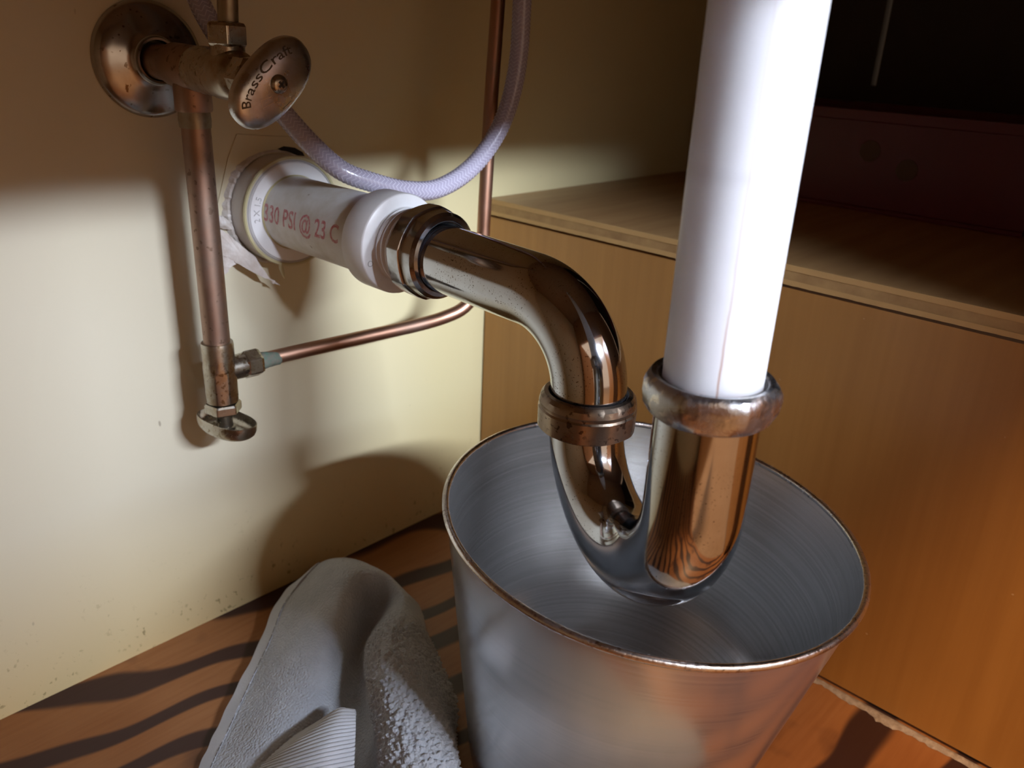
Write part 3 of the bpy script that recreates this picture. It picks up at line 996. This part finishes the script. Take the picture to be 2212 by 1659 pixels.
# ------------------------------------------------------------------ towel
TOWEL = [
 [(-0.2098,-0.0184,0.0050),(-0.1988,-0.0166,0.0050),(-0.1828,-0.0200,0.0050),(-0.1719,-0.0310,0.0050),(-0.1662,-0.0486,0.0050),(-0.1649,-0.0653,0.0050),(-0.1659,-0.0785,0.0050),(-0.1662,-0.0904,0.0050),(-0.1679,-0.1016,0.0050),(-0.1698,-0.1089,0.0040)],
 [(-0.2276,-0.0371,0.0300),(-0.2159,-0.0446,0.0420),(-0.2100,-0.0613,0.0520),(-0.2046,-0.0774,0.0560),(-0.2010,-0.0953,0.0560),(-0.1978,-0.1077,0.0540),(-0.1955,-0.1154,0.0500),(-0.1926,-0.1225,0.0450),(-0.1822,-0.1217,0.0300),(-0.1695,-0.1123,0.0080)],
 [(-0.2505,-0.0386,0.0200),(-0.2496,-0.0522,0.0280),(-0.2448,-0.0814,0.0450),(-0.2355,-0.1027,0.0520),(-0.2144,-0.1010,0.0340),(-0.2042,-0.1086,0.0300),(-0.2101,-0.1282,0.0450),(-0.2118,-0.1432,0.0520),(-0.1988,-0.1443,0.0380),(-0.1805,-0.1321,0.0060)],
 [(-0.2841,-0.0653,0.0120),(-0.2809,-0.0767,0.0180),(-0.2740,-0.1073,0.0340),(-0.2618,-0.1253,0.0380),(-0.2397,-0.1203,0.0180),(-0.2372,-0.1278,0.0200),(-0.2465,-0.1479,0.0450),(-0.2453,-0.1674,0.0600),(-0.2277,-0.1768,0.0480),(-0.1939,-0.1577,0.0060)],
 [(-0.3172,-0.0907,0.0080),(-0.3132,-0.1005,0.0120),(-0.3034,-0.1303,0.0260),(-0.2875,-0.1485,0.0280),(-0.2663,-0.1510,0.0120),(-0.2614,-0.1615,0.0180),(-0.2716,-0.1832,0.0450),(-0.2708,-0.2039,0.0620),(-0.2487,-0.2124,0.0500),(-0.2134,-0.1986,0.0060)],
 [(-0.3436,-0.1128,0.0060),(-0.3398,-0.1229,0.0100),(-0.3294,-0.1505,0.0200),(-0.3091,-0.1648,0.0200),(-0.2852,-0.1743,0.0100),(-0.2808,-0.1920,0.0200),(-0.2889,-0.2132,0.0450),(-0.2865,-0.2337,0.0600),(-0.2649,-0.2432,0.0500),(-0.2375,-0.2230,0.0100)],
 [(-0.3618,-0.1287,0.0050),(-0.3579,-0.1378,0.0080),(-0.3455,-0.1611,0.0140),(-0.3269,-0.1813,0.0120),(-0.3072,-0.2000,0.0080),(-0.3001,-0.2217,0.0200),(-0.3067,-0.2421,0.0450),(-0.3004,-0.2602,0.0580),(-0.2800,-0.2690,0.0480),(-0.2640,-0.2510,0.0140)],
 [(-0.3812,-0.1472,0.0050),(-0.3773,-0.1567,0.0080),(-0.3651,-0.1799,0.0140),(-0.3456,-0.2008,0.0120),(-0.3250,-0.2204,0.0080),(-0.3150,-0.2439,0.0200),(-0.3205,-0.2635,0.0450),(-0.3112,-0.2803,0.0550),(-0.2950,-0.2880,0.0420),(-0.2790,-0.2780,0.0120)],
 [(-0.4010,-0.1900,0.0050),(-0.3960,-0.2000,0.0080),(-0.3840,-0.2230,0.0140),(-0.3650,-0.2440,0.0120),(-0.3450,-0.2620,0.0100),(-0.3300,-0.2850,0.0200),(-0.3290,-0.3020,0.0380),(-0.3180,-0.3180,0.0420),(-0.3010,-0.3260,0.0330),(-0.2820,-0.3230,0.0100)],
 [(-0.4080,-0.2600,0.0040),(-0.4020,-0.2700,0.0070),(-0.3880,-0.2920,0.0120),(-0.3680,-0.3140,0.0120),(-0.3460,-0.3350,0.0120),(-0.3270,-0.3560,0.0180),(-0.3130,-0.3700,0.0280),(-0.2980,-0.3800,0.0300),(-0.2820,-0.3840,0.0240),(-0.2620,-0.3840,0.0080)],
 [(-0.3900,-0.3500,0.0030),(-0.3830,-0.3600,0.0060),(-0.3660,-0.3800,0.0100),(-0.3420,-0.4010,0.0100),(-0.3150,-0.4200,0.0120),(-0.2880,-0.4350,0.0160),(-0.2680,-0.4420,0.0200),(-0.2480,-0.4450,0.0200),(-0.2280,-0.4440,0.0160),(-0.2050,-0.4380,0.0060)],
]
RIB = [
 [(-0.3172,-0.1679,0.0280),(-0.3052,-0.1752,0.0360),(-0.2941,-0.1813,0.0430),(-0.2897,-0.1909,0.0460)],
 [(-0.3342,-0.1695,0.0260),(-0.3232,-0.1832,0.0400),(-0.3100,-0.1948,0.0480),(-0.2975,-0.2015,0.0460)],
 [(-0.3441,-0.1702,0.0220),(-0.3363,-0.1916,0.0400),(-0.3236,-0.2078,0.0500),(-0.3067,-0.2129,0.0450)],
 [(-0.3558,-0.1743,0.0180),(-0.3478,-0.1976,0.0360),(-0.3334,-0.2174,0.0460),(-0.3161,-0.2248,0.0420)],
 [(-0.3685,-0.1806,0.0120),(-0.3593,-0.2063,0.0300),(-0.3443,-0.2286,0.0400),(-0.3272,-0.2388,0.0380)],
]
def cr_matrix(n, m):
    """(m x n) Catmull-Rom sampling matrix"""
    A_ = np.zeros((m, n))
    for i in range(m):
        x = (n - 1) * i / (m - 1)
        k = min(int(x), n - 2)
        t = x - k
        w = .5 * np.array([-t + 2 * t * t - t ** 3, 2 - 5 * t * t + 3 * t ** 3, t + 4 * t * t - 3 * t ** 3, -t * t + t ** 3])
        for j in range(4):
            q = k - 1 + j
            if q < 0:
                A_[i, 0] += 2 * w[j]; A_[i, 1] -= w[j]
            elif q > n - 1:
                A_[i, n - 1] += 2 * w[j]; A_[i, n - 2] -= w[j]
            else:
                A_[i, q] += w[j]
    return A_
def surf(ctrl, nu, nv):
    P = np.array(ctrl)
    return np.einsum('ia,jb,abk->ijk', cr_matrix(P.shape[0], nv), cr_matrix(P.shape[1], nu), P)
def grid_normals(G):
    du = np.gradient(G, axis=1); dv = np.gradient(G, axis=0)
    nrm = np.cross(du, dv)
    nrm /= np.linalg.norm(nrm, axis=2, keepdims=True) + 1e-12
    s = np.sign(nrm[..., 2].mean()) or 1
    return nrm * s
def slab(name, G, Nn, th, mat, parent, angle=60):
    nv, nu, _ = G.shape
    top = G.reshape(-1, 3); bot = (G - Nn * th).reshape(-1, 3)
    V = np.vstack([top, bot]); k = nv * nu
    idx = np.arange(k).reshape(nv, nu)
    a, b, c, d_ = idx[:-1, :-1].ravel(), idx[:-1, 1:].ravel(), idx[1:, 1:].ravel(), idx[1:, :-1].ravel()
    F = list(zip(a.tolist(), b.tolist(), c.tolist(), d_.tolist())) + list(zip((d_ + k).tolist(), (c + k).tolist(), (b + k).tolist(), (a + k).tolist()))
    edge = list(idx[0, :]) + list(idx[1:, -1]) + list(idx[-1, -2::-1]) + list(idx[-2:0:-1, 0])
    for p_, q_ in zip(edge, edge[1:] + edge[:1]):
        F.append((int(q_), int(p_), int(p_ + k), int(q_ + k)))
    V[:, 2] = np.maximum(V[:, 2], .0006)
    me = bpy.data.meshes.new(name)
    me.from_pydata(V.tolist(), [], F)
    me.update()
    smooth(me, True, angle)
    me.materials.append(mat)
    return link(bpy.data.objects.new(name, me), parent)
tw = thing('towel', (-.27, -.16, 0), 'crumpled grey terry towel on the floor left of the bucket', 'towel')
NU, NV = 420, 700
G = surf(TOWEL, NU, NV)
Nn = grid_normals(G)
# loop pile: strong on the rolled fold at the right, fine elsewhere
uu = np.linspace(0, 1, NU)[None, :].repeat(NV, 0); vv = np.linspace(0, 1, NV)[:, None].repeat(NU, 1)
dsp = np.zeros((NV, NU))
for i in range(NV):
    for j in range(NU):
        p_ = Vector(G[i, j])
        dsp[i, j] = .0012 * noise.noise(p_ * 24)
        wp = min(max((uu[i, j] - .60) / .06, 0), 1) * min(max((vv[i, j] - .20) / .06, 0), 1)
        if wp > 0 and vv[i, j] < .75:
            dd = noise.voronoi(p_ * 300)[0][0]
            dsp[i, j] += wp * .0032 * max(0, 1 - dd / .66)
        else:
            dsp[i, j] += .0002 * noise.noise(p_ * 420)
G2 = G + Nn * dsp[..., None]
jh = 44
sheet = slab('sheet', G2[:, jh:], Nn[:, jh:], .0022, M['towel'], tw)
hm = slab('hem', (G + Nn * (.0006 + .0004 * np.sin(np.linspace(0, 90, NV))[:, None, None]))[:, :jh + 1], Nn[:, :jh + 1], .0034, M['towel_hem'], tw)
V, F = [], []
for i in range(8, NV - 4, 2):
    if (i // 2) % 6 == 5:
        continue
    for dj, dd in ((jh - 1, .0009), (jh + 1, .0009)):
        for di in (0, 2):
            ii = min(i + di, NV - 1)
            V.append(G2[ii, dj] + Nn[ii, dj] * dd)
    b0 = len(V) - 4
    F.append((b0, b0 + 1, b0 + 3, b0 + 2))
mesh_obj('stitching', V, F, M['stitch'], hm, True)
# ribbed border corner
RU, RV = 60, 460
Gr = surf(RIB, RU, RV)
Nr = grid_normals(Gr)
vr = np.linspace(0, 1, RV)[:, None]; ur = np.linspace(0, 1, RU)[None, :]
ph = (vr * 22 + ur * 1.2)
rib = .0012 * np.sqrt(np.abs(np.sin(PI * ph)))
slab('ribbed_border', Gr + Nr * rib[..., None], Nr, .0025, M['towel_rib'], tw, 80)

# ------------------------------------------------------------------ red tray in the dark at the back of the shelf
rb = thing('red_caddy', (.32, -.24, ZS), 'dark red plastic caddy far back on the shadowed shelf', 'caddy')
x0, x1, y0, y1, h = .24, .375, -.36, -.10, .085
box('base', (x0, y0, ZS), (x1, y1, ZS + .004), M['red_plastic'], rb, .001)
box('side', (x0, y0, ZS + .004), (x0 + .004, y1, ZS + h - .008), M['red_plastic'], rb, .001)
box('side', (x1 - .004, y0, ZS + .004), (x1, y1, ZS + h - .008), M['red_plastic'], rb, .001)
box('end', (x0 + .004, y0, ZS + .004), (x1 - .004, y0 + .004, ZS + h - .008), M['red_plastic'], rb, .001)
box('end', (x0 + .004, y1 - .004, ZS + .004), (x1 - .004, y1, ZS + h - .008), M['red_plastic'], rb, .001)
# open rim
rim = [(x0 - .004, y0 - .004), (x1 + .004, y0 - .004), (x1 + .004, y1 + .004), (x0 - .004, y1 + .004)]
rin = [(x0 + .004, y0 + .004), (x1 - .004, y0 + .004), (x1 - .004, y1 - .004), (x0 + .004, y1 - .004)]
V = [(x, y, ZS + h - .008) for x, y in rim] + [(x, y, ZS + h - .008) for x, y in rin] + [(x, y, ZS + h) for x, y in rim] + [(x, y, ZS + h) for x, y in rin]
F = []
for k in range(4):
    k2 = (k + 1) % 4
    F += [(k, k2, 4 + k2, 4 + k), (8 + k, 12 + k, 12 + k2, 8 + k2), (k, 8 + k, 8 + k2, k2), (4 + k, 4 + k2, 12 + k2, 12 + k)]
mesh_obj('lip', V, F, M['red_plastic'], rb, False)
for (yy, zz) in ((-.228, .052), (-.262, .040)):
    lathe('glow_spot', [(0, .009), (.0004, .0088)], (x0 - .0001, yy, ZS + zz), (-1, 0, 0), M['tan'], rb, 24)  # tan discs painting two faint reflections on the caddy's front
